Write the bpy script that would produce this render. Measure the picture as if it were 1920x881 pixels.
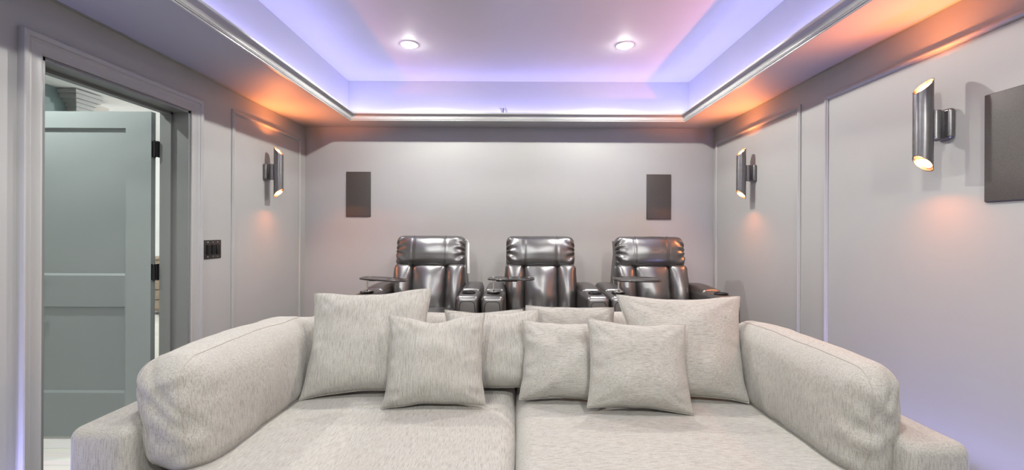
import bpy, math, random
from mathutils import Vector, Matrix, noise

for _o in list(bpy.data.objects):
    bpy.data.objects.remove(_o)
SC = bpy.context.scene
COL = SC.collection
PI = math.pi
EYE = 1.29

# ------------------------------------------------------------------ camera
cd = bpy.data.cameras.new('camera')
cam = bpy.data.objects.new('camera', cd)
COL.objects.link(cam)
cd.sensor_width = 36.0
cd.lens = 800.0 * 36.0 / 1920.0
cd.shift_x = -8.0 / 1920.0
cd.shift_y = -6.5 / 1920.0
cd.clip_start = 0.02
cam.location = (0, 0, EYE)
cam.rotation_euler = (Matrix.Rotation(PI / 2, 3, 'X') @ Matrix.Rotation(math.radians(0.25), 3, 'Z')).to_euler()
SC.camera = cam

# ------------------------------------------------------------------ colour management, world
SC.view_settings.view_transform = 'Standard'
SC.view_settings.look = 'None'
SC.view_settings.gamma = 1.0
SC.view_settings.use_curve_mapping = False
SC.view_settings.exposure = 0.07
W = bpy.data.worlds.new('world')
SC.world = W
W.use_nodes = True
W.node_tree.nodes['Background'].inputs[0].default_value = (0.8, 0.85, 1.0, 1)
W.node_tree.nodes['Background'].inputs[1].default_value = 0.0

# light levels (watts) and colours
P_DOWN = 88.0
P_NEAR = 43.0
P_FRONT = 172.0
P_SCONCE_UP = 29.0
P_SCONCE_DOWN = 13.0
P_COVE = 2.75            # per metre of strip
P_FLOOR_LED = 19.0       # per metre
P_HALL = 120.0
P_DOME_FILL = 75.0
C_DOWN = (1.0, 0.99, 0.91)
C_SCONCE = (1.0, 0.265, 0.065)
C_COVE = (0.40, 0.385, 1.0)
C_HALL = (0.95, 1.0, 0.98)


def lamp(name, kind, loc, power, color, parent=None, **kw):
    d = bpy.data.lights.new(name, kind)
    d.energy = power
    d.color = color
    for k, v in kw.items():
        if k != 'rot':
            setattr(d, k, v)
    o = bpy.data.objects.new(name, d)
    COL.objects.link(o)
    o.location = loc
    if 'rot' in kw:
        o.rotation_euler = kw['rot']
    o.parent = parent
    return o


# ------------------------------------------------------------------ room dimensions (metres)
XL, XR, YB, YF = -2.04, 1.905, 4.12, -2.2
ZS = 2.29                      # soffit underside
ZT = EYE + 1.405               # tray ceiling
TX0, TX1, TY0, TY1 = -1.58, 1.612, -1.55, 4.0        # tray walls
SX0, SX1, SY0, SY1 = -1.518, 1.535, -1.43, 3.88      # soffit inner edge
ZLED = ZS + 0.045
LEDX0, LEDX1, LEDY0, LEDY1 = -1.54, 1.565, -1.49, 3.945

for nm, c, ln, rz in (('cove_light_left', (LEDX0, (TY0 + TY1) / 2), TY1 - TY0, PI / 2),
                      ('cove_light_right', (LEDX1, (TY0 + TY1) / 2), TY1 - TY0, PI / 2),
                      ('cove_light_back', (0.015, LEDY1), TX1 - TX0, 0),
                      ('cove_light_front', (0.015, LEDY0), TX1 - TX0, 0)):
    lamp(nm, 'AREA', (c[0], c[1], ZLED), P_COVE * ln, C_COVE, shape='RECTANGLE', size=ln - 0.1, size_y=0.012,
         rot=(PI, 0, rz))
for nm, x, y0, y1, sx in (('floor_glow_right', XR - 0.035, 1.1, 2.25, -1), ('floor_glow_left', XL + 0.035, 0.8, 1.66, 1)):
    lamp(nm, 'AREA', (x, (y0 + y1) / 2, 0.045), P_FLOOR_LED * (y1 - y0), C_COVE, shape='RECTANGLE', size=y1 - y0, size_y=0.012,
         rot=(PI, 0, PI / 2))


# ------------------------------------------------------------------ materials
def new_mat(name):
    m = bpy.data.materials.new(name)
    m.use_nodes = True
    nt = m.node_tree
    return m, nt, nt.nodes['Principled BSDF']


def noise_bump(nt, b, scale, strength, dist, detail=3.0, vec=None):
    t = nt.nodes.new('ShaderNodeTexNoise')
    t.inputs['Scale'].default_value = scale
    t.inputs['Detail'].default_value = detail
    if vec is None:
        tc = nt.nodes.new('ShaderNodeTexCoord')
        vec = tc.outputs['Object']
    nt.links.new(vec, t.inputs['Vector'])
    bp = nt.nodes.new('ShaderNodeBump')
    bp.inputs['Strength'].default_value = strength
    bp.inputs['Distance'].default_value = dist
    nt.links.new(t.outputs['Fac'], bp.inputs['Height'])
    nt.links.new(bp.outputs['Normal'], b.inputs['Normal'])
    return t


def plain(name, col, rough=0.5, metal=0.0, spec=0.5, var=0.06, vscale=6.0, bump=None, coat=0.0):
    m, nt, b = new_mat(name)
    tc = nt.nodes.new('ShaderNodeTexCoord')
    t = nt.nodes.new('ShaderNodeTexNoise')
    t.inputs['Scale'].default_value = vscale
    t.inputs['Detail'].default_value = 4.0
    nt.links.new(tc.outputs['Object'], t.inputs['Vector'])
    r = nt.nodes.new('ShaderNodeValToRGB')
    r.color_ramp.elements[0].position = 0.3
    r.color_ramp.elements[1].position = 0.7
    r.color_ramp.elements[0].color = tuple(c * (1 - var) for c in col) + (1,)
    r.color_ramp.elements[1].color = tuple(min(1, c * (1 + var)) for c in col) + (1,)
    nt.links.new(t.outputs['Fac'], r.inputs['Fac'])
    nt.links.new(r.outputs['Color'], b.inputs['Base Color'])
    b.inputs['Roughness'].default_value = rough
    b.inputs['Metallic'].default_value = metal
    b.inputs['Specular IOR Level'].default_value = spec
    b.inputs['Coat Weight'].default_value = coat
    if bump:
        noise_bump(nt, b, *bump)
    return m


def emit(name, col, strength):
    m, nt, b = new_mat(name)
    b.inputs['Base Color'].default_value = (0.8, 0.8, 0.8, 1)
    b.inputs['Emission Color'].default_value = tuple(col) + (1,)
    b.inputs['Emission Strength'].default_value = strength
    return m


def linen(name, sc, light=(0.405, 0.393, 0.360), dark=(0.275, 0.261, 0.232)):
    """heathered woven linen; sc = thread frequency along each local axis"""
    m, nt, b = new_mat(name)
    tc = nt.nodes.new('ShaderNodeTexCoord')
    mp = nt.nodes.new('ShaderNodeMapping')
    mp.inputs['Scale'].default_value = sc
    nt.links.new(tc.outputs['Object'], mp.inputs['Vector'])
    t = nt.nodes.new('ShaderNodeTexNoise')
    t.inputs['Scale'].default_value = 1.0
    t.inputs['Detail'].default_value = 3.0
    t.inputs['Roughness'].default_value = 0.65
    nt.links.new(mp.outputs['Vector'], t.inputs['Vector'])
    r = nt.nodes.new('ShaderNodeValToRGB')
    r.color_ramp.elements[0].position = 0.33
    r.color_ramp.elements[1].position = 0.55
    r.color_ramp.elements[0].color = dark + (1,)
    r.color_ramp.elements[1].color = light + (1,)
    nt.links.new(t.outputs['Fac'], r.inputs['Fac'])
    # cross threads
    mp2 = nt.nodes.new('ShaderNodeMapping')
    mp2.inputs['Scale'].default_value = tuple(420.0 if s < 60 else 90.0 for s in sc)
    nt.links.new(tc.outputs['Object'], mp2.inputs['Vector'])
    t2 = nt.nodes.new('ShaderNodeTexNoise')
    t2.inputs['Scale'].default_value = 1.0
    t2.inputs['Detail'].default_value = 2.0
    nt.links.new(mp2.outputs['Vector'], t2.inputs['Vector'])
    mx = nt.nodes.new('ShaderNodeMix')
    mx.data_type = 'RGBA'
    mx.blend_type = 'MULTIPLY'
    r2 = nt.nodes.new('ShaderNodeValToRGB')
    r2.color_ramp.elements[0].position = 0.3
    r2.color_ramp.elements[1].position = 0.6
    r2.color_ramp.elements[0].color = (0.88, 0.875, 0.865, 1)
    r2.color_ramp.elements[1].color = (1, 1, 1, 1)
    nt.links.new(t2.outputs['Fac'], r2.inputs['Fac'])
    mx.inputs[0].default_value = 1.0
    nt.links.new(r.outputs['Color'], mx.inputs[6])
    nt.links.new(r2.outputs['Color'], mx.inputs[7])
    nt.links.new(mx.outputs[2], b.inputs['Base Color'])
    b.inputs['Roughness'].default_value = 0.92
    b.inputs['Specular IOR Level'].default_value = 0.15
    b.inputs['Sheen Weight'].default_value = 0.15
    bp = nt.nodes.new('ShaderNodeBump')
    bp.inputs['Strength'].default_value = 0.35
    bp.inputs['Distance'].default_value = 0.0015
    nt.links.new(t2.outputs['Fac'], bp.inputs['Height'])
    nt.links.new(bp.outputs['Normal'], b.inputs['Normal'])
    return m


def planks(name, c1, c2, w=0.18, l=1.2):
    m, nt, b = new_mat(name)
    tc = nt.nodes.new('ShaderNodeTexCoord')
    br = nt.nodes.new('ShaderNodeTexBrick')
    br.inputs['Scale'].default_value = 1.0
    br.inputs['Brick Width'].default_value = l
    br.inputs['Row Height'].default_value = w
    br.inputs['Mortar Size'].default_value = 0.002
    br.inputs['Color1'].default_value = c1 + (1,)
    br.inputs['Color2'].default_value = c2 + (1,)
    br.inputs['Mortar'].default_value = tuple(c * 0.6 for c in c1) + (1,)
    nt.links.new(tc.outputs['Object'], br.inputs['Vector'])
    mp = nt.nodes.new('ShaderNodeMapping')
    mp.inputs['Scale'].default_value = (3, 40, 40)
    nt.links.new(tc.outputs['Object'], mp.inputs['Vector'])
    t = nt.nodes.new('ShaderNodeTexNoise')
    t.inputs['Scale'].default_value = 1.0
    t.inputs['Detail'].default_value = 5
    nt.links.new(mp.outputs['Vector'], t.inputs['Vector'])
    mx = nt.nodes.new('ShaderNodeMix')
    mx.data_type = 'RGBA'
    mx.blend_type = 'OVERLAY'
    mx.inputs[0].default_value = 0.3
    nt.links.new(br.outputs['Color'], mx.inputs[6])
    nt.links.new(t.outputs['Color'], mx.inputs[7])
    nt.links.new(mx.outputs[2], b.inputs['Base Color'])
    b.inputs['Roughness'].default_value = 0.45
    return m


GREY = (0.345, 0.343, 0.338)
M_WALL = plain('wall_paint', GREY, 0.55, var=0.015, vscale=3, bump=(180.0, 0.12, 0.0006))
M_TRIM = plain('trim_paint', GREY, 0.38, var=0.012, vscale=5)
M_CEIL = plain('soffit_paint', GREY, 0.6, var=0.015, vscale=3, bump=(180.0, 0.12, 0.0006))
M_TRAY = plain('tray_paint', (0.55, 0.55, 0.56), 0.6, var=0.015, vscale=3)
M_CARPET = plain('carpet', (0.16, 0.155, 0.15), 0.95, spec=0.1, var=0.25, vscale=220, bump=(400.0, 0.6, 0.004))
M_DOOR = plain('door_paint', (0.235, 0.262, 0.258), 0.4, var=0.02, vscale=4)
M_JAMB = plain('jamb_paint', (0.17, 0.175, 0.17), 0.35, var=0.02, vscale=4)
M_WHITE = plain('white_paint', (0.86, 0.86, 0.85), 0.6, var=0.01)
M_TEAL = plain('teal_paint', (0.20, 0.27, 0.27), 0.55, var=0.03)
M_TAUPE = plain('taupe_paint', (0.42, 0.38, 0.35), 0.55, var=0.03)
M_HALLFLOOR = planks('pale_planks', (0.78, 0.75, 0.71), (0.68, 0.65, 0.61))
M_WOOD = plain('brown_wood', (0.30, 0.23, 0.17), 0.5, var=0.25, vscale=12)
M_BLACKM = plain('black_metal', (0.02, 0.02, 0.021), 0.35, metal=0.6, var=0.1)
M_BRONZE = plain('dark_bronze', (0.045, 0.042, 0.04), 0.3, metal=0.5, var=0.15, vscale=30)
M_GRILLE = plain('speaker_grille', (0.07, 0.062, 0.057), 0.42, metal=0.25, var=0.35, vscale=700, bump=(900.0, 0.5, 0.0008))
M_TUBE = plain('brushed_gunmetal', (0.20, 0.195, 0.195), 0.33, metal=0.9, var=0.08, vscale=40)
M_COPPER = plain('copper_lining', (0.9, 0.62, 0.45), 0.4, metal=0.35, var=0.05)
M_CHROME = plain('chrome', (0.75, 0.74, 0.72), 0.15, metal=1.0, var=0.03)
M_LEATHER = plain('black_leather', (0.016, 0.0135, 0.0125), 0.36, spec=1.0, var=0.12, vscale=30, bump=(140.0, 0.10, 0.0012), coat=0.0)
M_LEATHER.node_tree.nodes['Principled BSDF'].inputs['IOR'].default_value = 1.85
M_TRAYTOP = plain('dark_tray', (0.02, 0.016, 0.014), 0.25, var=0.2, vscale=20, coat=0.3)
M_TAG = plain('white_card', (0.85, 0.85, 0.84), 0.6, var=0.02)
M_SEAM = plain('seam_thread', (0.36, 0.335, 0.30), 0.9, spec=0.1, var=0.1, vscale=200)
M_LSEAM = plain('leather_seam', (0.01, 0.01, 0.01), 0.5, var=0.1)
M_PLASTIC = plain('pale_plastic', (0.8, 0.8, 0.82), 0.3, var=0.02)
M_BULB = emit('sconce_bulb', (1.0, 0.46, 0.19), 5.0)
M_LENS = emit('downlight_lens', (1.0, 0.98, 0.95), 190.0)
M_HLENS = emit('hall_downlight_lens', (1.0, 1.0, 0.98), 8.0)
M_LED = emit('led_strip_glow', (0.45, 0.42, 1.0), 3.0)
M_LIN_X = linen('linen_upright', (380.0, 24.0, 24.0))      # streaks run up / back
M_LIN_Y = linen('linen_side', (340.0, 380.0, 24.0))         # for faces that look sideways
M_LIN_Z = linen('linen_crosswise', (24.0, 380.0, 380.0))   # streaks run across


# ------------------------------------------------------------------ mesh helpers
class MB:
    def __init__(s):
        s.v, s.f = [], []

    def add(s, vs, fs, M=None):
        n = len(s.v)
        s.v += [tuple(M @ Vector(p)) if M else tuple(p) for p in vs]
        s.f += [tuple(i + n for i in f) for f in fs]
        return s

    def box(s, x0, x1, y0, y1, z0, z1, M=None):
        vs = [(x, y, z) for z in (z0, z1) for y in (y0, y1) for x in (x0, x1)]
        fs = [(0, 2, 3, 1), (4, 5, 7, 6), (0, 1, 5, 4), (2, 6, 7, 3), (0, 4, 6, 2), (1, 3, 7, 5)]
        return s.add(vs, fs, M)

    def rbox(s, x0, x1, y0, y1, z0, z1, r=0.01, n=(4, 4, 4), m=3, puff=(0, 0, 0), fn=None, M=None):
        h = ((x1 - x0) / 2, (y1 - y0) / 2, (z1 - z0) / 2)
        c = Vector(((x0 + x1) / 2, (y0 + y1) / 2, (z0 + z1) / 2))
        r = min(r, min(h) * 0.999)

        def axis(hh, k):
            a = [-(hh - r) - r * math.tan(PI / 4 * (m - i) / m) for i in range(m)]
            inn = hh - r
            b = [-inn + 2 * inn * i / k for i in range(k + 1)]
            return a + b + [-q for q in reversed(a)]
        ax = [axis(h[i], n[i]) for i in range(3)]
        idx, vs, fs = {}, [], []

        def vert(p):
            k = (round(p[0], 6), round(p[1], 6), round(p[2], 6))
            if k not in idx:
                q = [max(-(h[i] - r), min(h[i] - r, p[i])) for i in range(3)]
                d = Vector([p[i] - q[i] for i in range(3)])
                P = Vector(q) + d.normalized() * r
                t = [P[i] / h[i] for i in range(3)]
                for i in range(3):
                    o = [j for j in range(3) if j != i]
                    P[i] += puff[i] * t[i] * (1 - t[o[0]] ** 2) * (1 - t[o[1]] ** 2)
                if fn:
                    P = Vector(fn(P, t))
                idx[k] = len(vs)
                vs.append(P + c)
            return idx[k]
        for a in range(3):
            b_, c_ = (a + 1) % 3, (a + 2) % 3
            for sgn in (-1, 1):
                for i in range(len(ax[b_]) - 1):
                    for j in range(len(ax[c_]) - 1):
                        q = []
                        for ii, jj in ((i, j), (i + 1, j), (i + 1, j + 1), (i, j + 1)):
                            p = [0, 0, 0]
                            p[a] = sgn * h[a]
                            p[b_] = ax[b_][ii]
                            p[c_] = ax[c_][jj]
                            q.append(vert(p))
                        if sgn < 0:
                            q.reverse()
                        fs.append(tuple(q))
        return s.add(vs, fs, M)

    def lathe(s, prof, n=24, M=None, fn=None, closed=False):
        vs, fs = [], []
        for k in range(n):
            a = 2 * PI * k / n
            for r, z in prof:
                p = (r * math.cos(a), r * math.sin(a), z)
                vs.append(fn(p, r, z) if fn else p)
        L = len(prof)
        for k in range(n):
            k2 = (k + 1) % n
            for i in range(L if closed else L - 1):
                i2 = (i + 1) % L
                fs.append((k * L + i, k2 * L + i, k2 * L + i2, k * L + i2))
        if not closed:
            if prof[0][0] > 1e-5:
                fs.append(tuple(k * L for k in reversed(range(n))))
            if prof[-1][0] > 1e-5:
                fs.append(tuple(k * L + L - 1 for k in range(n)))
        return s.add(vs, fs, M)

    def tube(s, path, r, n=8, closed=False, M=None):
        P = [Vector(p) for p in path]
        vs, fs = [], []
        N = len(P)
        up = None
        for i in range(N):
            a = P[(i - 1) % N] if (closed or i > 0) else P[i]
            b = P[(i + 1) % N] if (closed or i < N - 1) else P[i]
            t = (b - a).normalized()
            if up is None:
                up = Vector((0, 0, 1)) if abs(t.z) < 0.9 else Vector((1, 0, 0))
            e1 = (up - t * up.dot(t))
            e1 = e1.normalized() if e1.length > 1e-6 else t.orthogonal().normalized()
            up = e1
            e2 = t.cross(e1)
            for k in range(n):
                w = 2 * PI * k / n
                vs.append(P[i] + (e1 * math.cos(w) + e2 * math.sin(w)) * r)
        for i in range(N if closed else N - 1):
            j = (i + 1) % N
            for k in range(n):
                l = (k + 1) % n
                fs.append((i * n + k, i * n + l, j * n + l, j * n + k))
        if not closed:
            fs.append(tuple(reversed(range(n))))
            fs.append(tuple((N - 1) * n + k for k in range(n)))
        return s.add(vs, fs, M)

    def rings(s, rows, closed_rings=True, M=None):
        """rows of equal-length point loops, joined row to row; rows wrap when closed_rings"""
        L = len(rows[0])
        vs = [p for r in rows for p in r]
        fs = []
        R = len(rows)
        for i in range(R if closed_rings else R - 1):
            j = (i + 1) % R
            for k in range(L):
                l = (k + 1) % L
                fs.append((i * L + k, j * L + k, j * L + l, i * L + l))
        if not closed_rings:
            fs.append(tuple(range(L)))
            fs.append(tuple((R - 1) * L + k for k in reversed(range(L))))
        return s.add(vs, fs, M)

    def build(s, name, mat, parent=None, smooth=True, angle=40):
        me = bpy.data.meshes.new(name)
        me.from_pydata(s.v, [], s.f)
        me.materials.append(mat)
        import bmesh
        bm = bmesh.new()
        bm.from_mesh(me)
        bmesh.ops.recalc_face_normals(bm, faces=bm.faces)
        bm.to_mesh(me)
        bm.free()
        if smooth:
            for p in me.polygons:
                p.use_smooth = True
            me.set_sharp_from_angle(angle=math.radians(angle))
        o = bpy.data.objects.new(name, me)
        COL.objects.link(o)
        o.parent = parent
        return o


def tag(o, label, cat, group=None):
    o['label'] = label
    o['category'] = cat
    if group:
        o['group'] = group
    return o


def thing(name, label, cat, loc=(0, 0, 0), rz=0.0, group=None):
    o = bpy.data.objects.new(name, None)
    o.empty_display_size = 0.1
    COL.objects.link(o)
    o.location = loc
    o.rotation_euler = (0, 0, rz)
    return tag(o, label, cat, group)


def struct(name, mb, mat, **kw):
    o = mb.build(name, mat, **kw)
    o['kind'] = 'structure'
    return o


def kids(o):
    return [c for c in bpy.data.objects if c.parent == o]


def dup(o, parent=None):
    c = o.copy()
    COL.objects.link(c)
    c.parent = parent
    for k in kids(o):
        if k != c:
            dup(k, c)
    return c


# ================================================================== SETTING
TH = 0.17                               # left wall thickness
DY0, DY1, DZ = 1.83, 2.66, 2.03        # door opening
struct('floor', MB().box(XL - TH, XR + 0.15, YF - 0.15, YB + 0.15, -0.12, 0.0), M_CARPET, smooth=False)
struct('wall_back', MB().box(XL - TH, XR + 0.15, YB, YB + 0.15, 0, 2.9), M_WALL, smooth=False)
struct('wall_front', MB().box(XL - TH, XR + 0.15, YF - 0.15, YF, 0, 2.9), M_WALL, smooth=False)
struct('wall_right', MB().box(XR, XR + 0.15, YF, YB, 0, 2.9), M_WALL, smooth=False)
b = MB().box(XL - TH, XL, YF, DY0, 0, 2.9).box(XL - TH, XL, DY1, YB, 0, 2.9).box(XL - TH, XL, DY0, DY1, DZ, 2.9)
struct('wall_left', b, M_WALL, smooth=False)

# ceiling: soffit ring with a tray recessed into it
b = MB()
b.box(XL, SX0, YF, YB, ZS, ZS + 0.03).box(SX1, XR, YF, YB, ZS, ZS + 0.03)
b.box(SX0, SX1, SY1, YB, ZS, ZS + 0.03).box(SX0, SX1, YF, SY0, ZS, ZS + 0.03)
struct('ceiling_soffit', b, M_CEIL, smooth=False)
b = MB()
b.box(TX0 - 0.1, TX0, TY0 - 0.1, TY1 + 0.1, ZS + 0.03, ZT).box(TX1, TX1 + 0.1, TY0 - 0.1, TY1 + 0.1, ZS + 0.03, ZT)
b.box(TX0, TX1, TY1, TY1 + 0.1, ZS + 0.03, ZT).box(TX0, TX1, TY0 - 0.1, TY0, ZS + 0.03, ZT)
b.box(TX0 - 0.1, TX1 + 0.1, TY0 - 0.1, TY1 + 0.1, ZT, ZT + 0.06)
struct('ceiling', b, M_TRAY, smooth=False)


def arc_pts(c, r, a0, a1, n=6):
    return [(c[0] + r * math.cos(math.radians(a0 + (a1 - a0) * i / n)), c[1] + r * math.sin(math.radians(a0 + (a1 - a0) * i / n)))
            for i in range(n + 1)]


# crown lip round the tray: profile (towards the opening, up from the soffit)
prof = [(-0.004, 0.0), (0.010, 0.0), (0.0125, 0.003), (0.0125, 0.008), (0.010, 0.0095), (0.0155, 0.011), (0.0175, 0.015), (0.0155, 0.019),
        (0.018, 0.0205)]
prof += [(0.018 + 0.030 * (1 - math.cos(t)), 0.0205 + 0.030 * math.sin(t)) for t in [PI / 2 * i / 7 for i in range(1, 8)]]
prof += [(0.0495, 0.0515), (0.0535, 0.053), (0.055, 0.057), (0.055, 0.066), (0.042, 0.068), (-0.004, 0.030)]
rows = []
for cx, cy, sx, sy in ((SX0, SY0, 1, 1), (SX1, SY0, -1, 1), (SX1, SY1, -1, -1), (SX0, SY1, 1, -1)):
    rows.append([(cx + sx * o, cy + sy * o, ZS + z - 0.0005) for o, z in prof])
struct('trim_1', MB().rings(rows), M_TRIM, angle=28)

# picture-frame mouldings on the side walls
PM = [(0.0, -0.001), (0.0, 0.006), (0.004, 0.010), (0.009, 0.0105), (0.012, 0.0145), (0.018, 0.0165), (0.023, 0.0135), (0.026, 0.008),
      (0.030, 0.006), (0.030, -0.001)]


def panel_frame(name, wallx, inward, y0, y1, z0, z1):
    rows = []
    for y, z, sy, sz in ((y0, z0, 1, 1), (y1, z0, -1, 1), (y1, z1, -1, -1), (y0, z1, 1, -1)):
        rows.append([(wallx + inward * h, y + sy * o, z + sz * o) for o, h in PM])
    return struct(name, MB().rings(rows), M_TRIM, angle=30)


panel_frame('trim_2', XL, 1, 3.05, 4.02, 0.36, 2.157)
panel_frame('trim_3', XR, -1, 2.855, 4.07, 0.36, 2.15)
panel_frame('trim_4', XR, -1, 1.14, 2.635, 0.19, 2.135)
panel_frame('trim_5', XL, 1, -0.3, 1.66, 0.19, 2.135)

# door casing
CP = [(0.0, -0.001), (0.0, 0.011), (0.005, 0.014), (0.012, 0.012), (0.040, 0.016), (0.052, 0.021), (0.058, 0.0205), (0.061, 0.025), (0.070, 0.028),
      (0.078, 0.030), (0.083, 0.028), (0.085, 0.022), (0.085, -0.001)]
rows = []
for y, z, sy, sz in ((DY0 - 0.004, 0.0, -1, 0), (DY0 - 0.004, DZ + 0.004, -1, 1), (DY1 + 0.004, DZ + 0.004, 1, 1), (DY1 + 0.004, 0.0, 1, 0)):
    rows.append([(XL + h, y + sy * o, z + sz * o) for o, h in CP])
struct('trim_6', MB().rings(rows, closed_rings=False), M_TRIM, angle=25)
# jamb lining with stops
b = MB()
b.box(XL - TH - 0.005, XL + 0.003, DY0 - 0.006, DY0 + 0.012, 0, DZ + 0.006)
b.box(XL - TH - 0.005, XL + 0.003, DY1 - 0.012, DY1 + 0.006, 0, DZ + 0.006)
b.box(XL - TH - 0.005, XL + 0.003, DY0 - 0.006, DY1 + 0.006, DZ - 0.012, DZ + 0.006)
b.box(XL - 0.135, XL - 0.095, DY1 - 0.026, DY1 - 0.010, 0, DZ - 0.01)
b.box(XL - 0.135, XL - 0.095, DY0 + 0.010, DY0 + 0.026, 0, DZ - 0.01)
b.box(XL - 0.135, XL - 0.095, DY0 + 0.01, DY1 - 0.01, DZ - 0.026, DZ - 0.010)
struct('trim_7', b, M_JAMB, smooth=False)

# baseboards
def baseboard(name, pts, inward):
    (x0, y0), (x1, y1) = pts
    P = [(-0.001, 0), (0.014, 0), (0.014, 0.10), (0.010, 0.115), (0.006, 0.128), (-0.001, 0.13)]
    rows = [[(x + inward[0] * o, y + inward[1] * o, z) for o, z in P] for x, y in ((x0, y0), (x1, y1))]
    return struct(name, MB().rings(rows, closed_rings=False), M_TRIM, angle=30)


baseboard('baseboard_right', ((XR, YF), (XR, 2.70)), (-1, 0))
baseboard('baseboard_left', ((XL, YF), (XL, DY0 - 0.09)), (1, 0))
baseboard('baseboard_front', ((XL, YF), (XR, YF)), (0, 1))

# riser under the back row
b = MB().box(XL, XR, 2.80, YB, 0, 0.25)
struct('floor_riser', b, M_CARPET, smooth=False)

# ---- hall beyond the door
HX = XL - TH
struct('floor_hall', MB().box(-7.0, HX, 0.2, 7.2, -0.12, -0.002), M_HALLFLOOR, smooth=False)
struct('ceiling_hall', MB().box(-7.0, HX, 0.2, 7.2, 2.75, 2.85), M_WHITE, smooth=False)
struct('wall_hall_front', MB().box(-7.0, HX, 0.1, 0.2, 0, 2.85), M_WHITE, smooth=False)
struct('wall_hall_back', MB().box(-7.0, HX, 7.0, 7.1, 0, 2.85), M_WHITE, smooth=False)
struct('wall_hall_left', MB().box(-7.1, -7.0, 0.2, 7.2, 0, 2.85), M_WHITE, smooth=False)
struct('wall_hall_side', MB().box(HX - 0.0, HX + 0.1, YB + 0.16, 7.1, 0, 2.85), M_WHITE, smooth=False)
# teal wall ending in a pilaster under a stepped crown
HXW = -4.62
struct('wall_hall_teal', MB().box(HXW - 0.5, HXW - 0.1, 2.2, 4.475, 0, 2.749), M_TEAL, smooth=False)
struct('wall_hall_taupe', MB().box(HXW - 0.5, HXW - 0.06, 4.643, 4.90, 0, 2.68), M_TAUPE, smooth=False)
b = MB().box(HXW - 0.45, HXW, 4.475, 4.643, 0, 2.60)
for k, (o, z0, z1) in enumerate(((0.015, 2.58, 2.62), (0.04, 2.62, 2.655), (0.075, 2.655, 2.70), (0.095, 2.70, 2.735))):
    b.box(HXW - 0.5, HXW + o, 4.475 - o, 4.643 + o * 0.3, z0, z1)
struct('trim_8', b, M_WALL, smooth=False)

# door leaf, swung open into the hall
LX0, LX1, LY, LT = -3.064, -2.254, 2.632, 0.032
door = bpy.data.objects.new('door_1', None)
COL.objects.link(door)
door['kind'] = 'structure'
door.location = (LX1, LY, 0.0)
LW = LX1 - LX0
zs = [0.014, 0.283, 0.815, 1.007, 1.918, 2.02]     # bottom rail, panel, rail, panel, top rail
RD = 0.013                                          # recess and its sloped sticking
b = MB()
b.box(-0.158, 0, 0, LT, zs[0], zs[5]).box(-LW, -LW + 0.115, 0, LT, zs[0], zs[5])
for z0, z1 in ((zs[0], zs[1]), (zs[2], zs[3]), (zs[4], zs[5])):
    b.box(-LW + 0.115, -0.158, 0, LT, z0, z1)
b.build('stile_and_rail_frame', M_DOOR, door, smooth=False)
for z0, z1 in ((zs[1], zs[2]), (zs[3], zs[4])):
    rows = []
    for ins, y in ((0.0, 0.0005), (RD, RD), (RD, LT - RD), (0.0, LT - 0.0005)):
        rows.append([(-LW + 0.115 + ins * 0.5, y, z0 + ins), (-0.158 - ins * 0.5, y, z0 + ins), (-0.158 - ins * 0.5, y, z1 - ins * 0.6), (-LW + 0.115 + ins * 0.5, y, z1 - ins * 0.6)])
    vs = [p for r in rows for p in r]
    fs = []
    for a0 in (0, 8):
        for k in range(4):
            l = (k + 1) % 4
            fs.append((a0 + k, a0 + l, a0 + 4 + l, a0 + 4 + k))
    fs += [(4, 5, 6, 7), (8, 9, 10, 11)]
    MB().add(vs, fs).build('door_panel', M_DOOR, door, smooth=False)
for z in (1.79, 1.03, 0.22):
    b = MB().box(-0.004, 0.0015, 0.003, 0.034, z - 0.05, z + 0.05).box(0.030, 0.034, 0.003, 0.034, z - 0.05, z + 0.05)
    b.lathe([(0.0, -0.054), (0.005, -0.052), (0.009, -0.048), (0.009, 0.048), (0.005, 0.052), (0.0, 0.058)], 14, Matrix.Translation((0.016, 0.006, z)))
    b.box(0.0, 0.032, 0.008, 0.012, z - 0.048, z + 0.048)
    b.build('hinge', M_BLACKM, door)
b = MB()
for s in (-1, 1):
    y = 0 if s < 0 else LT
    b.lathe([(0, 0), (0.027, 0), (0.027, 0.008), (0.010, 0.010), (0.010, 0.045), (0, 0.045)], 18, Matrix.Translation((-LW + 0.06, y, 0.95)) @ Matrix.Rotation(PI / 2 * -s, 4, 'X'))
    b.rbox(-LW + 0.045, -LW + 0.165, y + s * 0.045 - 0.008, y + s * 0.045 + 0.008, 0.94, 0.96, 0.006)
b.build('lever_handle', M_BLACKM, door)

# ================================================================== DOWNLIGHTS
def downlight(loc, label, power, lens, hall=False):
    t = thing('downlight', label, 'ceiling light', loc)
    b = MB().lathe([(0.048, -0.001), (0.050, -0.005), (0.060, -0.007), (0.068, -0.004), (0.070, 0.0), (0.048, 0.0)], 40, closed=True)
    b.build('trim_ring', M_PLASTIC if not hall else M_WHITE, t)
    b = MB().lathe([(0.0, -0.024), (0.012, -0.0235), (0.024, -0.021), (0.036, -0.015), (0.044, -0.008), (0.048, -0.002), (0.0, -0.001)], 40)
    b.build('lens', lens, t)
    lamp('downlight_lamp', 'SPOT', (0, 0, -0.032), power, C_HALL if hall else C_DOWN, t, spot_size=math.radians(150), spot_blend=0.06,
         shadow_soft_size=0.022)
    return t


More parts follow.
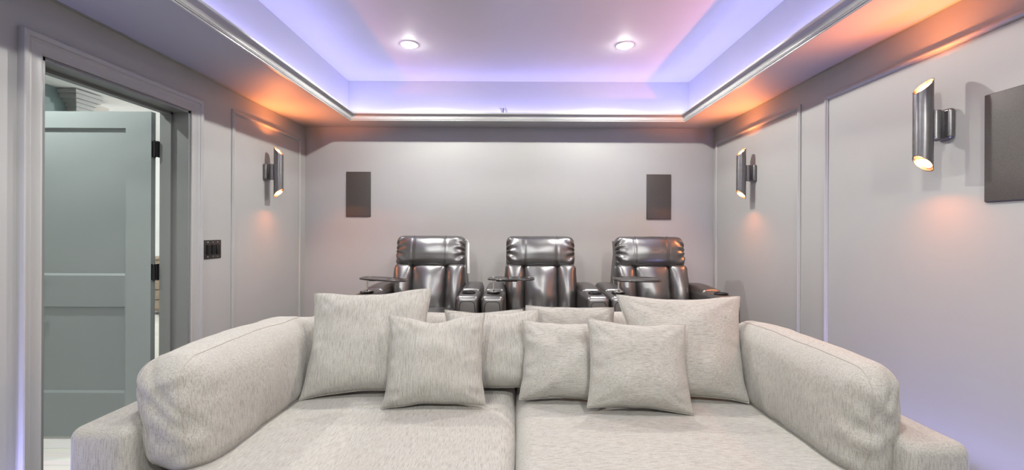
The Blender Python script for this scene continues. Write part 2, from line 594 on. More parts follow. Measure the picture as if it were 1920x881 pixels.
downlight((-0.81, 3.21, ZT), 'left of the two lit round recessed ceiling lights in the purple tray', P_DOWN, M_LENS)
downlight((0.81, 3.21, ZT), 'right of the two lit round recessed ceiling lights in the purple tray', P_DOWN, M_LENS)
for i, (x, y) in enumerate(((-0.81, 1.25), (0.81, 1.25), (-0.81, -0.75), (0.81, -0.75))):  # guessed, unseen lights; front pair made strong to light the pillow fronts
    t = downlight((x, y, ZT), 'guessed round recessed ceiling light out of frame, %s of the room, %s side' % (
        'middle' if y > 0 else 'front', 'door' if x < 0 else 'speaker'), P_NEAR if y > 0 else P_FRONT, M_LENS)
downlight((-2.95, 2.22, 2.75), 'lit round recessed light in the white hall ceiling just in front of the open door', P_HALL, M_HLENS, True)
for x, y, lab in ((-3.3, 6.1, 'added white dome light brightening the hall ceiling at the far end, hidden behind the door'),
                  (-5.9, 4.0, 'added unseen white dome light brightening the hall ceiling beyond the teal wall')):
    t = thing('added_dome_light', lab, 'ceiling light', (x, y, 2.75))  # unseen domes added to brighten the hall ceiling and walls
    MB().lathe([(0.0, 0.0), (0.15, 0.0), (0.155, -0.012), (0.15, -0.02), (0.0, -0.02)], 32).build('base', M_WHITE, t)
    MB().lathe([(0.145, -0.015), (0.14, -0.04), (0.11, -0.07), (0.06, -0.09), (0.0, -0.096)], 32).build('dome', M_HLENS, t)
    lamp('dome_fill_lamp', 'POINT', (0, 0, -0.16), P_DOME_FILL, C_HALL, t, shadow_soft_size=0.05)

# LED strips
for nm, x0, x1, y0, y1, z, lab in (
        ('a', LEDX0 - 0.008, LEDX0 + 0.008, TY0 + 0.05, TY1 - 0.05, ZS + 0.030, 'purple glowing light strip hidden behind the crown on the door side'),
        ('b', LEDX1 - 0.008, LEDX1 + 0.008, TY0 + 0.05, TY1 - 0.05, ZS + 0.030, 'purple glowing light strip hidden behind the crown on the right side'),
        ('c', LEDX0 + 0.03, LEDX1 - 0.03, LEDY1 - 0.008, LEDY1 + 0.008, ZS + 0.030, 'purple glowing light strip hidden behind the crown above the back wall'),
        ('d', LEDX0 + 0.03, LEDX1 - 0.03, LEDY0 - 0.008, LEDY0 + 0.008, ZS + 0.030, 'purple glowing light strip hidden behind the crown at the front of the room'),
        ('e', XR - 0.043, XR - 0.027, 1.1, 2.25, 0.0, 'purple light strip on the floor along the right wall beside the sofa'),
        ('f', XL + 0.027, XL + 0.043, 0.8, 1.66, 0.0, 'purple light strip on the floor along the left wall before the door')):
    tag(MB().rbox(x0, x1, y0, y1, z, z + 0.008, 0.002, (1, 1, 1), 1).build('light_strip', M_LED), lab, 'light strip', 'purple light strips')

# ================================================================== SCONCES
def make_sconce(name_label, loc, face):
    """face = +1: tube stands off towards +x"""
    t = thing('wall_sconce', name_label, 'wall light', loc, 0 if face > 0 else PI, 'tube sconces')
    off, R, Ri, H = 0.105, 0.035, 0.0325, 0.206

    def cut(p, r, z):
        x = p[0]
        d = (x + R) * 1.0
        zz = z
        if z > 0.01:
            zz = H - d
        elif z < -0.01:
            zz = -H + d
        return (p[0] + off, p[1], zz)
    prof = [(R, -H), (R, 0.0), (R, H), (Ri, H), (Ri, 0.0), (Ri, -H)]
    b = MB().lathe(prof, 40, fn=cut, closed=True)
    tb = b.build('tube', M_TUBE, t, angle=30)
    bl = MB().lathe([(Ri - 0.0005, -0.10), (Ri - 0.0005, 0.10), (Ri - 0.0025, 0.10), (Ri - 0.0025, -0.10)], 32, closed=True, fn=lambda p, r, z: (p[0] + off, p[1], math.copysign(max(0, H - 0.012 - (p[0] + R)), z)))
    bl.build('lining', M_COPPER, t)
    for s in (1, -1):
        zc = s * (H - 0.080)
        MB().lathe([(0, 0.018), (0.009, 0.0165), (0.016, 0.011), (0.019, 0.003), (0.019, -0.006), (0.014, -0.03), (0.0, -0.03)], 24,
                   Matrix.Translation((off, 0, zc)) @ (Matrix.Identity(4) if s > 0 else Matrix.Rotation(PI, 4, 'X'))).build('bulb', M_BULB, t)
        lamp('sconce_lamp', 'SPOT', (off - 0.013, 0, s * (H - 0.050)), P_SCONCE_UP if s > 0 else P_SCONCE_DOWN, C_SCONCE, t,
             spot_size=math.radians(150 if s > 0 else 172), spot_blend=0.3 if s > 0 else 0.1, shadow_soft_size=0.014, rot=(PI if s > 0 else 0, 0, 0))
    b = MB()
    prof2 = [(0.0, -0.063), (0.019, -0.063), (0.0205, -0.0615), (0.0205, 0.0615), (0.019, 0.063), (0.0, 0.063)]
    b.lathe(prof2, 24, Matrix.Translation((0.052, 0, 0.0)))
    b.rbox(0.02, 0.074, -0.012, 0.012, -0.060, 0.060, 0.003, (1, 1, 1), 2)
    b.build('bracket', M_TUBE, t)
    b = MB().rbox(0.0, 0.028, -0.042, 0.042, -0.066, 0.066, 0.012, (1, 2, 2), 4)
    b.build('wall_plate', M_TUBE, t)
    return t


make_sconce('lit dark tube sconce on the left wall between the door and the back corner', (XL, 3.47, EYE + 0.475), 1)
make_sconce('lit dark tube sconce on the right wall near the back corner', (XR, 3.42, EYE + 0.475), -1)
make_sconce('large near lit dark tube sconce on the right wall beside the big square speaker', (XR, 1.89, EYE + 0.48), -1)

# ================================================================== IN-WALL SPEAKERS
def speaker(label, M):
    t = thing('wall_speaker', label, 'speaker', (0, 0, 0), 0, 'in-wall speakers')
    t.matrix_world = M
    MB().rbox(-0.118, 0.118, 0.0, 0.006, -0.217, 0.217, 0.003, (1, 1, 1), 2).build('frame', M_BLACKM, t)
    MB().rbox(-0.1165, 0.1165, 0.005, 0.012, -0.2155, 0.2155, 0.005, (2, 1, 4), 2).build('grille', M_GRILLE, t)
    return t


RB = Matrix.Rotation(PI, 4, 'Z')
speaker('dark rectangular speaker grille on the back wall, the left one above the recliners', Matrix.Translation((-1.523, YB, EYE + 0.353)) @ RB)
speaker('dark rectangular speaker grille on the back wall, the right one above the recliners', Matrix.Translation((1.373, YB, EYE + 0.340)) @ RB)
speaker('big dark speaker grille on the right wall cut by the edge of the picture',
        Matrix.Translation((XR, 1.612, EYE + 0.343)) @ Matrix.Rotation(PI / 2, 4, 'Z'))

# ================================================================== SWITCH, OUTLET
t = thing('light_switch', 'black three-gang light switch plate on the wall beside the door casing', 'light switch', (XL, 2.862, EYE - 0.128))
MB().rbox(0, 0.006, -0.081, 0.081, -0.0625, 0.0625, 0.004, (1, 2, 2), 2).build('plate', M_BRONZE, t)
for k in (-1, 0, 1):
    MB().rbox(0.005, 0.0085, k * 0.046 - 0.0165, k * 0.046 + 0.0165, -0.0335, 0.0335, 0.001, (1, 1, 1), 2).build('rocker_frame', M_BLACKM, t)
    rk = MB().rbox(-0.002, 0.006, -0.0145, 0.0145, -0.031, 0.031, 0.002, (1, 1, 2), 2).build('rocker', M_BLACKM, t)
    rk.location = (0.008, k * 0.046, 0)
    rk.rotation_euler = (0, math.radians(5 * (1 if k < 1 else -1)), 0)
    for z in (-0.048, 0.048):
        sc = MB().lathe([(0, 0.0022), (0.002, 0.002), (0.0034, 0.0), (0.0, 0.0)], 12, Matrix.Translation((0.006, k * 0.046, z)) @ Matrix.Rotation(PI / 2, 4, 'Y'))
        sc.build('screw', M_CHROME, t)
t = thing('wall_outlet', 'small black outlet plate low on the right wall just above the sofa bolster', 'outlet', (XR, 3.06, 0.515), PI)
MB().rbox(0, 0.006, -0.036, 0.036, -0.058, 0.058, 0.004, (1, 2, 2), 2).build('plate', M_BLACKM, t)
for z in (-0.024, 0.024):
    MB().rbox(0.005, 0.010, -0.017, 0.017, z - 0.014, z + 0.014, 0.004, (1, 2, 2), 2).build('socket', M_BRONZE, t)

# small twin fitting standing on the back cove
t = thing('cove_fitting', 'tiny pale twin-lobed fitting standing on the crown ledge at the middle of the back cove', 'fitting', (-0.125, 3.90, ZS + 0.030))
MB().rbox(-0.045, 0.045, -0.012, 0.012, 0.0, 0.020, 0.004, (2, 1, 1), 2).build('base', M_PLASTIC, t)
for s in (-1, 1):
    MB().lathe([(0, 0.016), (0.011, 0.018), (0.016, 0.026), (0.017, 0.05), (0.017, 0.080), (0.014, 0.094), (0.007, 0.100), (0, 0.101)], 18,
               Matrix.Translation((s * 0.024, 0, 0))).build('lobe', M_PLASTIC, t)
MB().tube([(0, 0, 0.015), (0, 0, 0.07), (0.0, 0.02, 0.10), (0, 0.06, 0.112), (0, 0.098, 0.112)], 0.004, 8).build('wire', M_BRONZE, t)

# sideboard at the far end of the hall
t = thing('sideboard', 'brown wooden sideboard in the hall seen through the gap by the door hinges', 'sideboard', (-4.95, 6.7, 0))
MB().rbox(-0.75, 0.75, -0.22, 0.22, 0.06, 0.84, 0.006, (2, 2, 2), 2).build('body', M_WOOD, t)
MB().rbox(-0.78, 0.78, -0.25, 0.235, 0.84, 0.875, 0.006, (2, 2, 1), 2).build('top', M_WOOD, t)
for k in range(5):
    d = MB().rbox(-0.72, 0.72, -0.24, -0.215, 0.09 + k * 0.15, 0.225 + k * 0.15, 0.004, (2, 1, 1), 2).build('drawer', M_WOOD, t)
    MB().tube([(-0.08, -0.24, 0.16 + k * 0.15), (-0.08, -0.262, 0.16 + k * 0.15), (0.08, -0.262, 0.16 + k * 0.15), (0.08, -0.24, 0.16 + k * 0.15)], 0.005, 8).build('pull', M_BLACKM, d)
for x in (-0.68, 0.68):
    for y in (-0.17, 0.17):
        MB().lathe([(0, -0.002), (0.02, -0.002), (0.026, 0.06), (0, 0.06)], 14, Matrix.Translation((x, y, 0))).build('foot', M_WOOD, t)

# ================================================================== RECLINERS
random.seed(3)


def wob(p, f, seed):
    return noise.noise(Vector((p[0] * f + seed, p[1] * f + seed * 1.7, p[2] * f - seed)))


def make_recliner():
    t = thing('recliner', '', 'recliner', (0, 0, 0), 0, 'recliners in the back row')
    L = M_LEATHER
    # base and seat
    MB().rbox(-0.285, 0.285, -0.40, 0.30, 0.04, 0.30, 0.02, (2, 2, 2), 2).build('base', L, t)
    MB().rbox(-0.282, 0.282, -0.46, 0.06, 0.28, 0.435, 0.06, (8, 8, 3), 4, (0, 0.015, 0.03)).build('seat', L, t)
    MB().rbox(-0.275, 0.275, -0.475, -0.40, 0.06, 0.30, 0.035, (6, 2, 4), 4, (0, 0.02, 0)).build('footrest', L, t)
    # reclining back, leaning away from the seat
    lean = Matrix.Translation((0, 0.055, 0.40)) @ Matrix.Rotation(math.radians(-17), 4, 'X')

    def lobe(x0, x1, seed):
        def fn(P, t_):
            k = P.copy()
            ed = 1 - (1 - abs(t_[0])) * 1.0
            k.y += 0.006 * wob((P.x, 0, P.z), 9, seed) * (1 - t_[0] ** 2)
            # creases gathered at the bottom and the groove
            q = max(0.0, -t_[2] - 0.35)
            k.y += 0.010 * q * math.sin(P.x * 95 + seed + 6 * P.z)
            g = max(0.0, abs(t_[0]) - 0.55)
            k.y += 0.008 * g * math.sin(P.z * 60 + seed * 3)
            return k
        return dict(x0=x0, x1=x1, fn=fn)
    b = MB()
    for x0, x1, sd in ((-0.287, -0.132, 1.3), (-0.137, 0.137, 2.9), (0.132, 0.287, 4.4)):
        a = lobe(x0, x1, sd)
        b.rbox(x0, x1, -0.055, 0.075, -0.02, 0.385, 0.040, (12 if x1 - x0 > 0.2 else 8, 3, 18), 5, (0.004, 0.055, 0.004), a['fn'], lean)
    b.build('backrest', L, t, angle=60)

    def hf(P, t_):
        k = P.copy()
        e = max(0.0, abs(t_[0]) - 0.66) / 0.34
        if P.y < 0.03:
            ang = math.atan2(P.z, (0.34 - abs(P.x)))
            k.y += 0.016 * e * math.sin(ang * 13 + (2 if P.x > 0 else 0)) * (1 - 0.5 * t_[2] ** 2)
            k.y += 0.012 * e * e
        k.y += 0.004 * wob((P.x, 0, P.z), 10, 7.7)
        for sx in (-0.13, 0.13):
            k.y += 0.005 * math.exp(-((P.x - sx) / 0.006) ** 2) * (1 if P.y < 0 else 0)
        k.z -= 0.012 * (1 - t_[0] ** 2) * (1 if t_[2] < -0.5 else 0)
        return k
    b = MB().rbox(-0.283, 0.283, -0.055, 0.085, 0.372, 0.622, 0.045, (36, 3, 16), 6, (0.0, 0.052, 0.004), hf, lean)
    h = b.build('headrest', L, t, angle=70)
    for sx in (-0.13, 0.13):
        sb = MB().tube([lean @ Vector((sx, -0.030 - 0.083 * math.cos((k / 10.0 - 0.5) * 2.3), 0.497 + 0.118 * math.sin((k / 10.0 - 0.5) * 2.9))) for k in range(11)], 0.0012, 6)
        sb.build('seam', M_LSEAM, h)
    # outer back shell with wings that slope down to the arms
    n = 14
    rows = []
    for k in range(n + 1):
        v = k / n
        z = 0.16 + 0.80 * v
        hw = 0.268 + 0.075 * max(0, 1 - v / 0.85) ** 0.8
        yb = 0.22 + 0.19 * v
        th = 0.13 + 0.05 * v
        if k == n:
            th *= 0.7
        rows.append([(-hw, yb - th * 0.9, z), (-hw - 0.006, yb - th * 0.3, z), (-hw + 0.01, yb, z), (0, yb + 0.02, z), (hw - 0.01, yb, z), (hw + 0.006, yb - th * 0.3, z),
                     (hw, yb - th * 0.9, z), (0, yb - th * 0.9, z)])
    MB().rings(rows, closed_rings=False).build('back_shell', L, t, angle=50)
    # arms with a raised pad behind the cup holder
    for s in (-1, 1):
        x0, x1 = (s * 0.360 - 0.078, s * 0.360 + 0.078)

        def af(P, t_):
            k = P.copy()
            k.x += 0.004 * wob(P, 7, 2.2)
            return k
        a = MB().rbox(x0, x1, -0.45, 0.30, 0.03, 0.60, 0.032, (5, 12, 10), 4, (0.006, 0.012, 0.006), af).build('arm', L, t, angle=60)
        MB().rbox(x0 + 0.006, x1 - 0.006, -0.18, 0.28, 0.56, 0.612, 0.026, (6, 12, 2), 5, (0, 0, 0.022)).build('arm_pad', L, a, angle=60)
        MB().lathe([(0.034, 0.0), (0.047, 0.0), (0.049, 0.004), (0.046, 0.008), (0.040, 0.008), (0.037, 0.004), (0.034, -0.05), (0.0, -0.05), (0.0, -0.055), (0.034, -0.055)], 28,
                   Matrix.Translation((s * 0.360, -0.315, 0.6055))).build('cup_holder', M_BLACKM, a)
        # stitched front panel outline
        ring = []
        for k in range(40):
            w = 2 * PI * k / 40
            cx, cz = math.cos(w), math.sin(w)
            ring.append((s * 0.360 + 0.054 * math.copysign(abs(cx) ** 0.35, cx), -0.4555 - 0.006 * (1 - abs(cx)) * 0, 0.315 + 0.25 * math.copysign(abs(cz) ** 0.2, cz)))
        MB().tube(ring, 0.0022, 6, True).build('piping', M_LSEAM, a)
    for x in (-0.25, 0.25):
        for y in (-0.34, 0.24):
            MB().lathe([(0, -0.001), (0.022, -0.001), (0.025, 0.045), (0, 0.045)], 14, Matrix.Translation((x, y, 0))).build('foot', M_BLACKM, t)
    return t


RZ = 0.25
rec = make_recliner()
RECS = [(-0.701, 3.34, 0.02, 'black leather recliner at the left of the back row, with a white tag'),
        (0.200, 3.34, 0.0, 'black leather recliner in the middle of the back row'),
        (1.098, 3.34, -0.03, 'black leather recliner at the right of the back row, next to the right wall')]
for i, (x, y, rz, lab) in enumerate(RECS):
    r = rec if i == 0 else dup(rec)
    r.location = (x, y, RZ)
    r.rotation_euler = (0, 0, rz)
    r['label'] = lab

# swivel tray tables on the left arms
def make_tray(label, loc, rz, tilt):
    t = thing('tray_table', label, 'tray table', loc, rz, 'swivel tray tables')
    b = MB().lathe([(0, 0), (0.036, 0.0), (0.036, 0.004), (0.012, 0.008), (0.008, 0.012), (0, 0.012)], 24)
    b.build('flange', M_CHROME, t)
    MB().lathe([(0, 0.01), (0.0075, 0.01), (0.0075, 0.088), (0, 0.088)], 16).build('post', M_CHROME, t)
    n = 48
    out = []
    for k in range(n):
        w = 2 * PI * k / n
        cx, sy = math.cos(w), math.sin(w)
        out.append((0.125 + 0.165 * math.copysign(abs(cx) ** 0.55, cx), -0.01 + 0.085 * math.copysign(abs(sy) ** 0.55, sy)))
    c = Vector((0.125, -0.01))
    rows = []
    for sc_, z in ((0.02, 0.088), (0.97, 0.088), (1.0, 0.0905), (1.0, 0.0965), (0.985, 0.0985), (0.95, 0.0985), (0.935, 0.0965), (0.02, 0.0965)):
        rows.append([(c.x + (x - c.x) * sc_, c.y + (y - c.y) * sc_, z) for x, y in out])
    tt = MB().rings(rows, closed_rings=False).build('tray_top', M_TRAYTOP, t, angle=40)
    tt.rotation_euler = (tilt[0], tilt[1], 0)
    pv = Vector((0, 0, 0.088))
    tt.location = pv - (tt.rotation_euler.to_matrix() @ pv)
    MB().rbox(0.02, 0.17, -0.03, 0.03, 0.074, 0.089, 0.006, (2, 2, 1), 2).build('swivel_bracket', M_BLACKM, t)
    return t


for i, (lab, tilt, rz) in enumerate((('dark swivel tray on a thin post on the left arm of the left recliner', (0.0, math.radians(3)), 0.0),
                                     ('dark swivel tray on a thin post on the left arm of the middle recliner', (0.0, 0.0), 0.0),
                                     ('tilted dark swivel tray on a thin post on the left arm of the right recliner', (math.radians(4), 0.0), -0.12))):
    x, y, a, _ = RECS[i]
    px, py = -0.360, -0.315
    make_tray(lab, (x + px * math.cos(a) - py * math.sin(a), y + px * math.sin(a) + py * math.cos(a), RZ + 0.6135), rz, tilt)

# tag hanging at the left recliner's headrest
t = thing('hang_tag', 'narrow white paper tag hanging from the right side of the left recliner headrest', 'tag', (-0.392, 3.50, 1.165))
MB().rbox(-0.009, 0.009, -0.002, 0.0, -0.22, 0.03, 0.0008, (2, 1, 4), 1, (0, 0, 0), lambda P, t_: (P.x * (1 - 0.35 * t_[2]) * 0.9, P.y + 0.01 * t_[2] ** 2, P.z)).build('card', M_TAG, t)
MB().tube([(0.0, -0.001, 0.025), (-0.004, 0.0, 0.05), (-0.014, 0.004, 0.055), (-0.03, 0.01, 0.05)], 0.0015, 6).build('string', M_TAG, t)

# ================================================================== SOFA
sofa = thing('sofa', 'deep oatmeal linen two-seat pit sofa with low arms and long bolsters, filling the foreground', 'sofa', (0, 2.05, 0))
OY = 2.05


def crumple(seed, amp=0.006, f=5.0, cre=0.0):
    def fn(P, t_):
        k = P.copy()
        n = Vector((wob(P, f, seed), wob(P, f, seed + 9), wob(P, f, seed + 21)))
        k += n * amp
        return k
    return fn


def sofa_part(name, x0, x1, y0, y1, z0, z1, r, n, m, puff, fn, mat, parent=None):
    o = MB().rbox(x0, x1, y0 - OY, y1 - OY, z0, z1, r, n, m, puff, fn).build(name, mat, parent or sofa, angle=75)
    return o


SF = 1.20
sofa_part('base', -1.30, 1.24, SF + 0.05, 2.74, 0.07, 0.30, 0.02, (4, 4, 2), 2, (0, 0, 0), None, M_LIN_X)
for s, x0, x1, yf in ((-1, -1.452, -1.250, 1.375), (1, 1.205, 1.400, 1.30)):
    a = sofa_part('arm', x0, x1, yf, 2.72, 0.07, 0.645, 0.035, (4, 16, 10), 4, (0.006, 0.01, 0.006), crumple(3.3 + s, 0.004), M_LIN_Y)
    # welted seam round the arm's front panel
    cx, hw = (x0 + x1) / 2, (x1 - x0) / 2 - 0.022
    ring = [(cx - hw, yf + 0.004 - OY, 0.08), (cx - hw, yf + 0.004 - OY, 0.55), (cx - hw + 0.01, yf + 0.006 - OY, 0.60), (cx - hw + 0.035, yf + 0.010 - OY, 0.625),
            (cx + hw - 0.035, yf + 0.010 - OY, 0.625), (cx + hw - 0.01, yf + 0.006 - OY, 0.60), (cx + hw, yf + 0.004 - OY, 0.55), (cx + hw, yf + 0.004 - OY, 0.08)]
    MB().tube(ring, 0.0025, 6).build('seam', M_SEAM, a)
sofa_part('back_frame', -1.44, 1.385, 2.60, 2.76, 0.07, 0.74, 0.045, (16, 3, 8), 4, (0, 0.006, 0.006), crumple(8.1, 0.004), M_LIN_X)
for s, x0, x1, sd, mt in ((-1, -1.16, -0.004, 1.0, M_LIN_X), (1, 0.004, 1.19, 5.0, M_LIN_Z)):
    c = sofa_part('seat_cushion', x0, x1, SF, 2.44, 0.285, 0.488, 0.065, (20, 24, 4), 5, (0.006, 0.01, 0.02), crumple(sd, 0.007, 3.5), mt)
for s, x0, x1, sd in ((-1, -1.235, 0.01, 2.0), (1, 0.012, 1.205, 6.0)):
    sofa_part('back_cushion', x0, x1, 2.37, 2.62, 0.43, 0.795, 0.085, (20, 5, 8), 5, (0.01, 0.02, 0.022), crumple(sd, 0.012, 3.5), M_LIN_X)


def bolster_fn(side, seed):
    """long arm cushion: sagging at the back, creased at its front end, leaning onto the arm"""
    def fn(P, t_):
        k = P.copy()
        fr = max(0.0, -t_[1] - 0.72) / 0.28            # 0 .. 1 at the front end
        k += Vector((wob(P, 4.5, seed), 0.6 * wob(P, 4.5, seed + 4), wob(P, 4.5, seed + 8))) * 0.009
        k.x += side * (0.022 if side < 0 else 0.010) * t_[2]                     # lean
        # diagonal creases at the front end and along the outer corner
        cr = math.sin(P.z * 46 + P.x * 38 * side + 3.0 * wob(P, 6, seed)) * wob(P, 5, seed + 2)
        k.y += 0.022 * fr * cr
        k.x += side * 0.018 * fr * cr
        # sharper pulls running down and in from the outer top corner
        for q0, ang, wd, dp in ((0.55, 0.9, 0.045, 0.016), (0.15, 0.55, 0.05, 0.014), (-0.35, 0.35, 0.06, 0.012), (-0.75, -0.3, 0.05, 0.010)):
            dd = (t_[2] - q0) - ang * (t_[0] * side) + 0.12 * wob(P, 9, seed + q0)
            gl = math.exp(-(dd / (wd * 2.2)) ** 2) * max(0.0, -t_[1] - 0.55) / 0.45
            k.y += 0.55 * dp * gl
            k.x -= side * dp * 0.3 * gl * max(0, t_[0] * side)
        # soft pleats down the seat side
        cr2 = wob((P.x, P.y * 3.5, P.z * 0.8), 5, seed + 14)
        k.x += 0.010 * cr2 * (1 - t_[1] ** 2)
        k.z -= 0.018 * max(0, t_[1]) ** 2 * max(0, t_[2])
        return k
    return fn


for side, x0, x1, y0, y1, sd in ((-1, -1.285, -1.045, 1.42, 2.29, 3.0), (1, 1.100, 1.272, 1.375, 2.24, 7.0)):
    bo = sofa_part('arm_bolster', x0, x1, y0, y1, 0.46, 0.852, 0.082, (6, 34, 14), 6, (0.035 if side < 0 else 0.022, 0.025, 0.012), bolster_fn(side, sd), M_LIN_Y)
    # boxing seams: the inner and outer edge of the gusset, over the top and down the front
    F = bolster_fn(side, sd)
    cx, cy, cz = (x0 + x1) / 2, (y0 + y1) / 2, 0.656
    hx, hy, hz = (x1 - x0) / 2, (y1 - y0) / 2, 0.196
    for ox in (-0.55, 0.55):
        pts = []
        path = [(-1, z) for z in [-0.8 + 1.4 * i / 12 for i in range(13)]]
        path += [(-1 + 0.18 * (1 - math.cos(w)), 0.6 + 0.4 * math.sin(w)) for w in [PI / 2 * i / 6 for i in range(1, 7)]]
        path += [(y, 1.0) for y in [-0.8 + 1.6 * i / 24 for i in range(1, 25)]]
        for ty, tz in path:
            lx = ox * hx
            P = Vector((lx, 0, 0))
            r = 0.082
            y = max(-(hy - r), min(hy - r, ty * hy)); z = max(-(hz - r), min(hz - r, tz * hz))
            d = Vector((max(0, abs(lx) - (hx - r)), ty * hy - y, tz * hz - z))
            if d.length < 1e-6:
                d = Vector((0, -1 if ty < -0.9 else 0, 1 if tz > 0.9 else 0))
            d = d.normalized() * r
            P = Vector((math.copysign(min(abs(lx), hx - r) + abs(d.x), lx), y + d.y, z + d.z))
            t_ = (P.x / hx, P.y / hy, P.z / hz)
            pf = (0.035 if side < 0 else 0.022, 0.025, 0.012)
            for i in range(3):
                o = [j for j in range(3) if j != i]
                P[i] += pf[i] * t_[i] * (1 - t_[o[0]] ** 2) * (1 - t_[o[1]] ** 2)
            P = F(P, t_)
            pts.append((P.x + cx, P.y + cy - OY, P.z + cz))
        MB().tube(pts, 0.0022, 6).build('seam', M_SEAM, bo)
for x in (-1.38, -0.05, 1.32):
    for y in (SF + 0.22, 2.66):
        MB().lathe([(0, 0.0), (0.022, 0.0), (0.030, 0.075), (0, 0.075)], 16, Matrix.Translation((x, y - OY, 0))).build('foot', M_BLACKM, sofa)


# ================================================================== PILLOWS
def make_pillow(label, loc, w, h, T, lean, yaw, roll, seed, mat, pinch=0.085, dip=0.0, sag=0.22, taper=0.0):
    t = thing('throw_pillow', label, 'pillow', loc, 0, 'loose linen pillows on the sofa')
    M3 = Matrix.Rotation(yaw, 3, 'Z') @ Matrix.Rotation(-lean, 3, 'X') @ Matrix.Rotation(roll, 3, 'Y')
    t.rotation_euler = M3.to_euler()
    n = 44

    def pt(u, v, side):
        x = u * w / 2 * (1 - pinch * (1 - v * v) ** 1.2 * abs(u) ** 1.5)
        z = v * h / 2 * (1 - pinch * (1 - u * u) ** 1.2 * abs(v) ** 1.5)
        x *= 1 - taper * (1 - v) / 2
        z -= dip * math.exp(-((u + 0.1) / 0.38) ** 2) * max(0, v) ** 2
        b_ = max(0.0, (1 - abs(u) ** 2.4) * (1 - abs(v) ** 2.4)) ** 0.56
        d = T / 2 * b_ * (1 - sag * v)
        cre = 0
        for cu in (-1, 1):
            for cv in (-1, 1):
                du, dv = u - cu, v - cv
                r = math.hypot(du, dv)
                a = math.atan2(abs(dv), abs(du))
                cre += math.exp(-r * 2.6) * math.sin(a * 11 + seed * 3 + cu * 2 + cv) * min(1, r * 3)
        e1 = max(0, abs(u) - 0.55) * math.sin(v * 16 + seed * 5 + 3 * noise.noise(Vector((u * 3, v * 3, seed)))) * (0.5 + noise.noise(Vector((v * 2.3, u, seed + 5))))
        e2 = max(0, abs(v) - 0.62) * math.sin(u * 15 + seed * 7) * (0.5 + noise.noise(Vector((u * 2.3, v, seed + 9))))
        lump = noise.noise(Vector((u * 1.8, v * 1.8, seed + side * 7)))
        d += b_ * (0.011 * cre + 0.036 * e1 + 0.024 * e2 + 0.018 * lump)
        x += 0.006 * noise.noise(Vector((u * 1.3, v * 2.6, seed + 3)))
        z += 0.007 * noise.noise(Vector((u * 2.2, v * 1.3, seed + 6)))
        return (x, side * max(d, 0.0), z + h / 2)
    ts = [math.sin(PI / 2 * (2 * i / n - 1)) * 0.55 + 0.45 * (2 * i / n - 1) for i in range(n + 1)]
    vs, fs, idx = [], [], {}
    for side in (-1, 1):
        for i, u in enumerate(ts):
            for j, v in enumerate(ts):
                rim = i in (0, n) or j in (0, n)
                key = (0 if rim else side, i, j)
                if key not in idx:
                    idx[key] = len(vs)
                    vs.append(pt(u, v, side))

        def g(i, j):
            return idx[(0 if (i in (0, n) or j in (0, n)) else side, i, j)]
        for i in range(n):
            for j in range(n):
                fs.append((g(i, j), g(i + 1, j), g(i + 1, j + 1), g(i, j + 1)))
    MB().add(vs, fs).build('cover', mat, t, angle=100)
    rim = [pt(u, -1, 1) for u in ts[:-1]] + [pt(1, v, 1) for v in ts[:-1]] + [pt(u, 1, 1) for u in reversed(ts[1:])] + [pt(-1, v, 1) for v in reversed(ts[1:])]
    MB().tube(rim, 0.0022, 6, True).build('piping', mat, t, angle=60)
    return t


D = math.radians
ZP = 0.505
PIL = {}
PIL['big_left'] = make_pillow('large square linen pillow standing at the left end of the sofa against the left bolster', (-0.712, 2.02, ZP), 0.605, 0.522, 0.18, D(27), D(3), D(-3), 1.0, M_LIN_X)
PIL['small_left'] = make_pillow('small square linen pillow with a dented top, in front of the large left pillow', (-0.362, 1.885, ZP), 0.455, 0.41, 0.155, D(22), D(2), D(-1.0), 2.0, M_LIN_X, dip=0.025)
PIL['mid_left'] = make_pillow('linen pillow just left of the middle of the sofa, half behind the small dented pillow', (-0.098, 2.11, ZP), 0.48, 0.392, 0.16, D(24), D(2), D(-2), 3.0, M_LIN_X)
PIL['mid_right'] = make_pillow('linen pillow just right of the middle of the sofa, with crosswise weave', (0.232, 1.99, ZP), 0.43, 0.370, 0.16, D(24), D(-2), D(1), 4.0, M_LIN_Z)
PIL['small_right'] = make_pillow('small square linen pillow in front of the large right pillow', (0.535, 1.862, ZP), 0.45, 0.385, 0.155, D(22), D(-3), D(2), 5.0, M_LIN_Z)
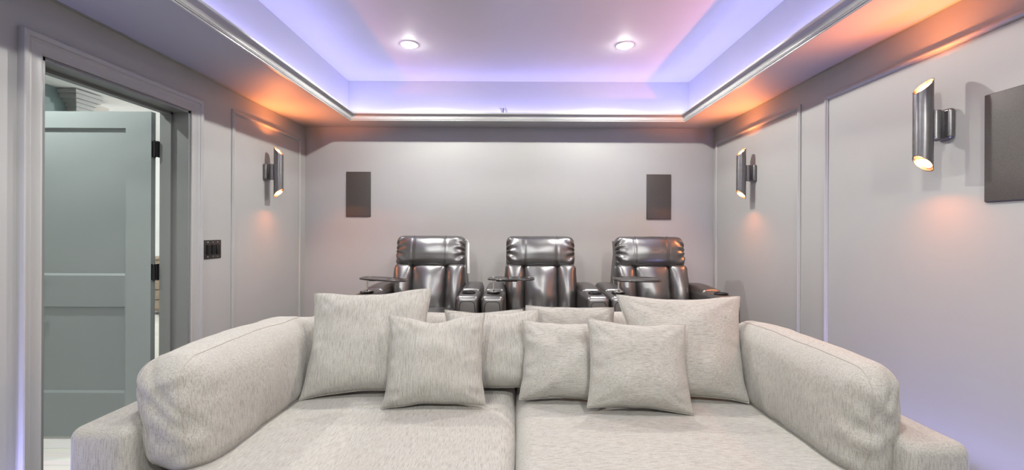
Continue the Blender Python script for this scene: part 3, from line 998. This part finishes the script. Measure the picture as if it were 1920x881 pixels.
PIL['big_right'] = make_pillow('large square linen pillow standing at the right end of the sofa against the right bolster', (0.890, 1.962, ZP), 0.64, 0.508, 0.17, D(27), D(0), D(0.5), 6.0, M_LIN_Z, taper=0.24)
PIL['rear_left'] = make_pillow('pillow behind the pillow left of the middle, its top corner showing against the sofa back', (-0.17, 2.26, ZP), 0.43, 0.365, 0.10, D(18), D(0), D(-1), 7.0, M_LIN_X)
PIL['rear_right'] = make_pillow('pillow behind the pillow right of the middle, its rounded top showing below the middle recliner', (0.290, 2.26, ZP), 0.48, 0.385, 0.10, D(18), D(0), D(1), 8.0, M_LIN_Z, pinch=0.02)

# settle every pillow onto the seat, clear of the back cushions, the bolsters and the other pillows
from mathutils.bvhtree import BVHTree


def tree_of(o):
    M = o.matrix_world
    return BVHTree.FromPolygons([M @ v.co for v in o.data.vertices], [tuple(p.vertices) for p in o.data.polygons])


bpy.context.view_layer.update()
SOFA_T = [(c.name.split('.')[0], c.matrix_world.translation.x + sum(v.co.x for v in c.data.vertices) / len(c.data.vertices), tree_of(c))
          for c in kids(sofa) if c.name.split('.')[0] in ('seat_cushion', 'back_cushion', 'arm_bolster')]
DONE = []
for nm in ('rear_left', 'rear_right', 'mid_left', 'mid_right', 'big_left', 'big_right', 'small_left', 'small_right'):
    p = PIL[nm]
    start = p.location.copy()
    for step in range(160):
        bpy.context.view_layer.update()
        T = [tree_of(c) for c in kids(p)]
        mv = Vector((0, 0, 0))
        for kind, cx, tr in SOFA_T:
            if any(t.overlap(tr) for t in T):
                mv += {'seat_cushion': Vector((0, 0, 0.003)), 'back_cushion': Vector((0, -0.004, 0)),
                       'arm_bolster': Vector((-0.004 if cx > 0 else 0.004, 0, 0))}[kind]
        for q, trs in DONE:
            if any(t.overlap(tr) for t in T for tr in trs):
                side = p.location.x - q.location.x
                if nm[:3] == 'rea':
                    mv += Vector((math.copysign(0.004, side), 0, 0))
                else:
                    mv += Vector((0, -0.004, 0))
        if mv.length == 0:
            break
        p.location += mv
    p['pos'] = nm
    DONE.append((p, [tree_of(c) for c in kids(p)]))
for p, _ in DONE:
    del p['pos']
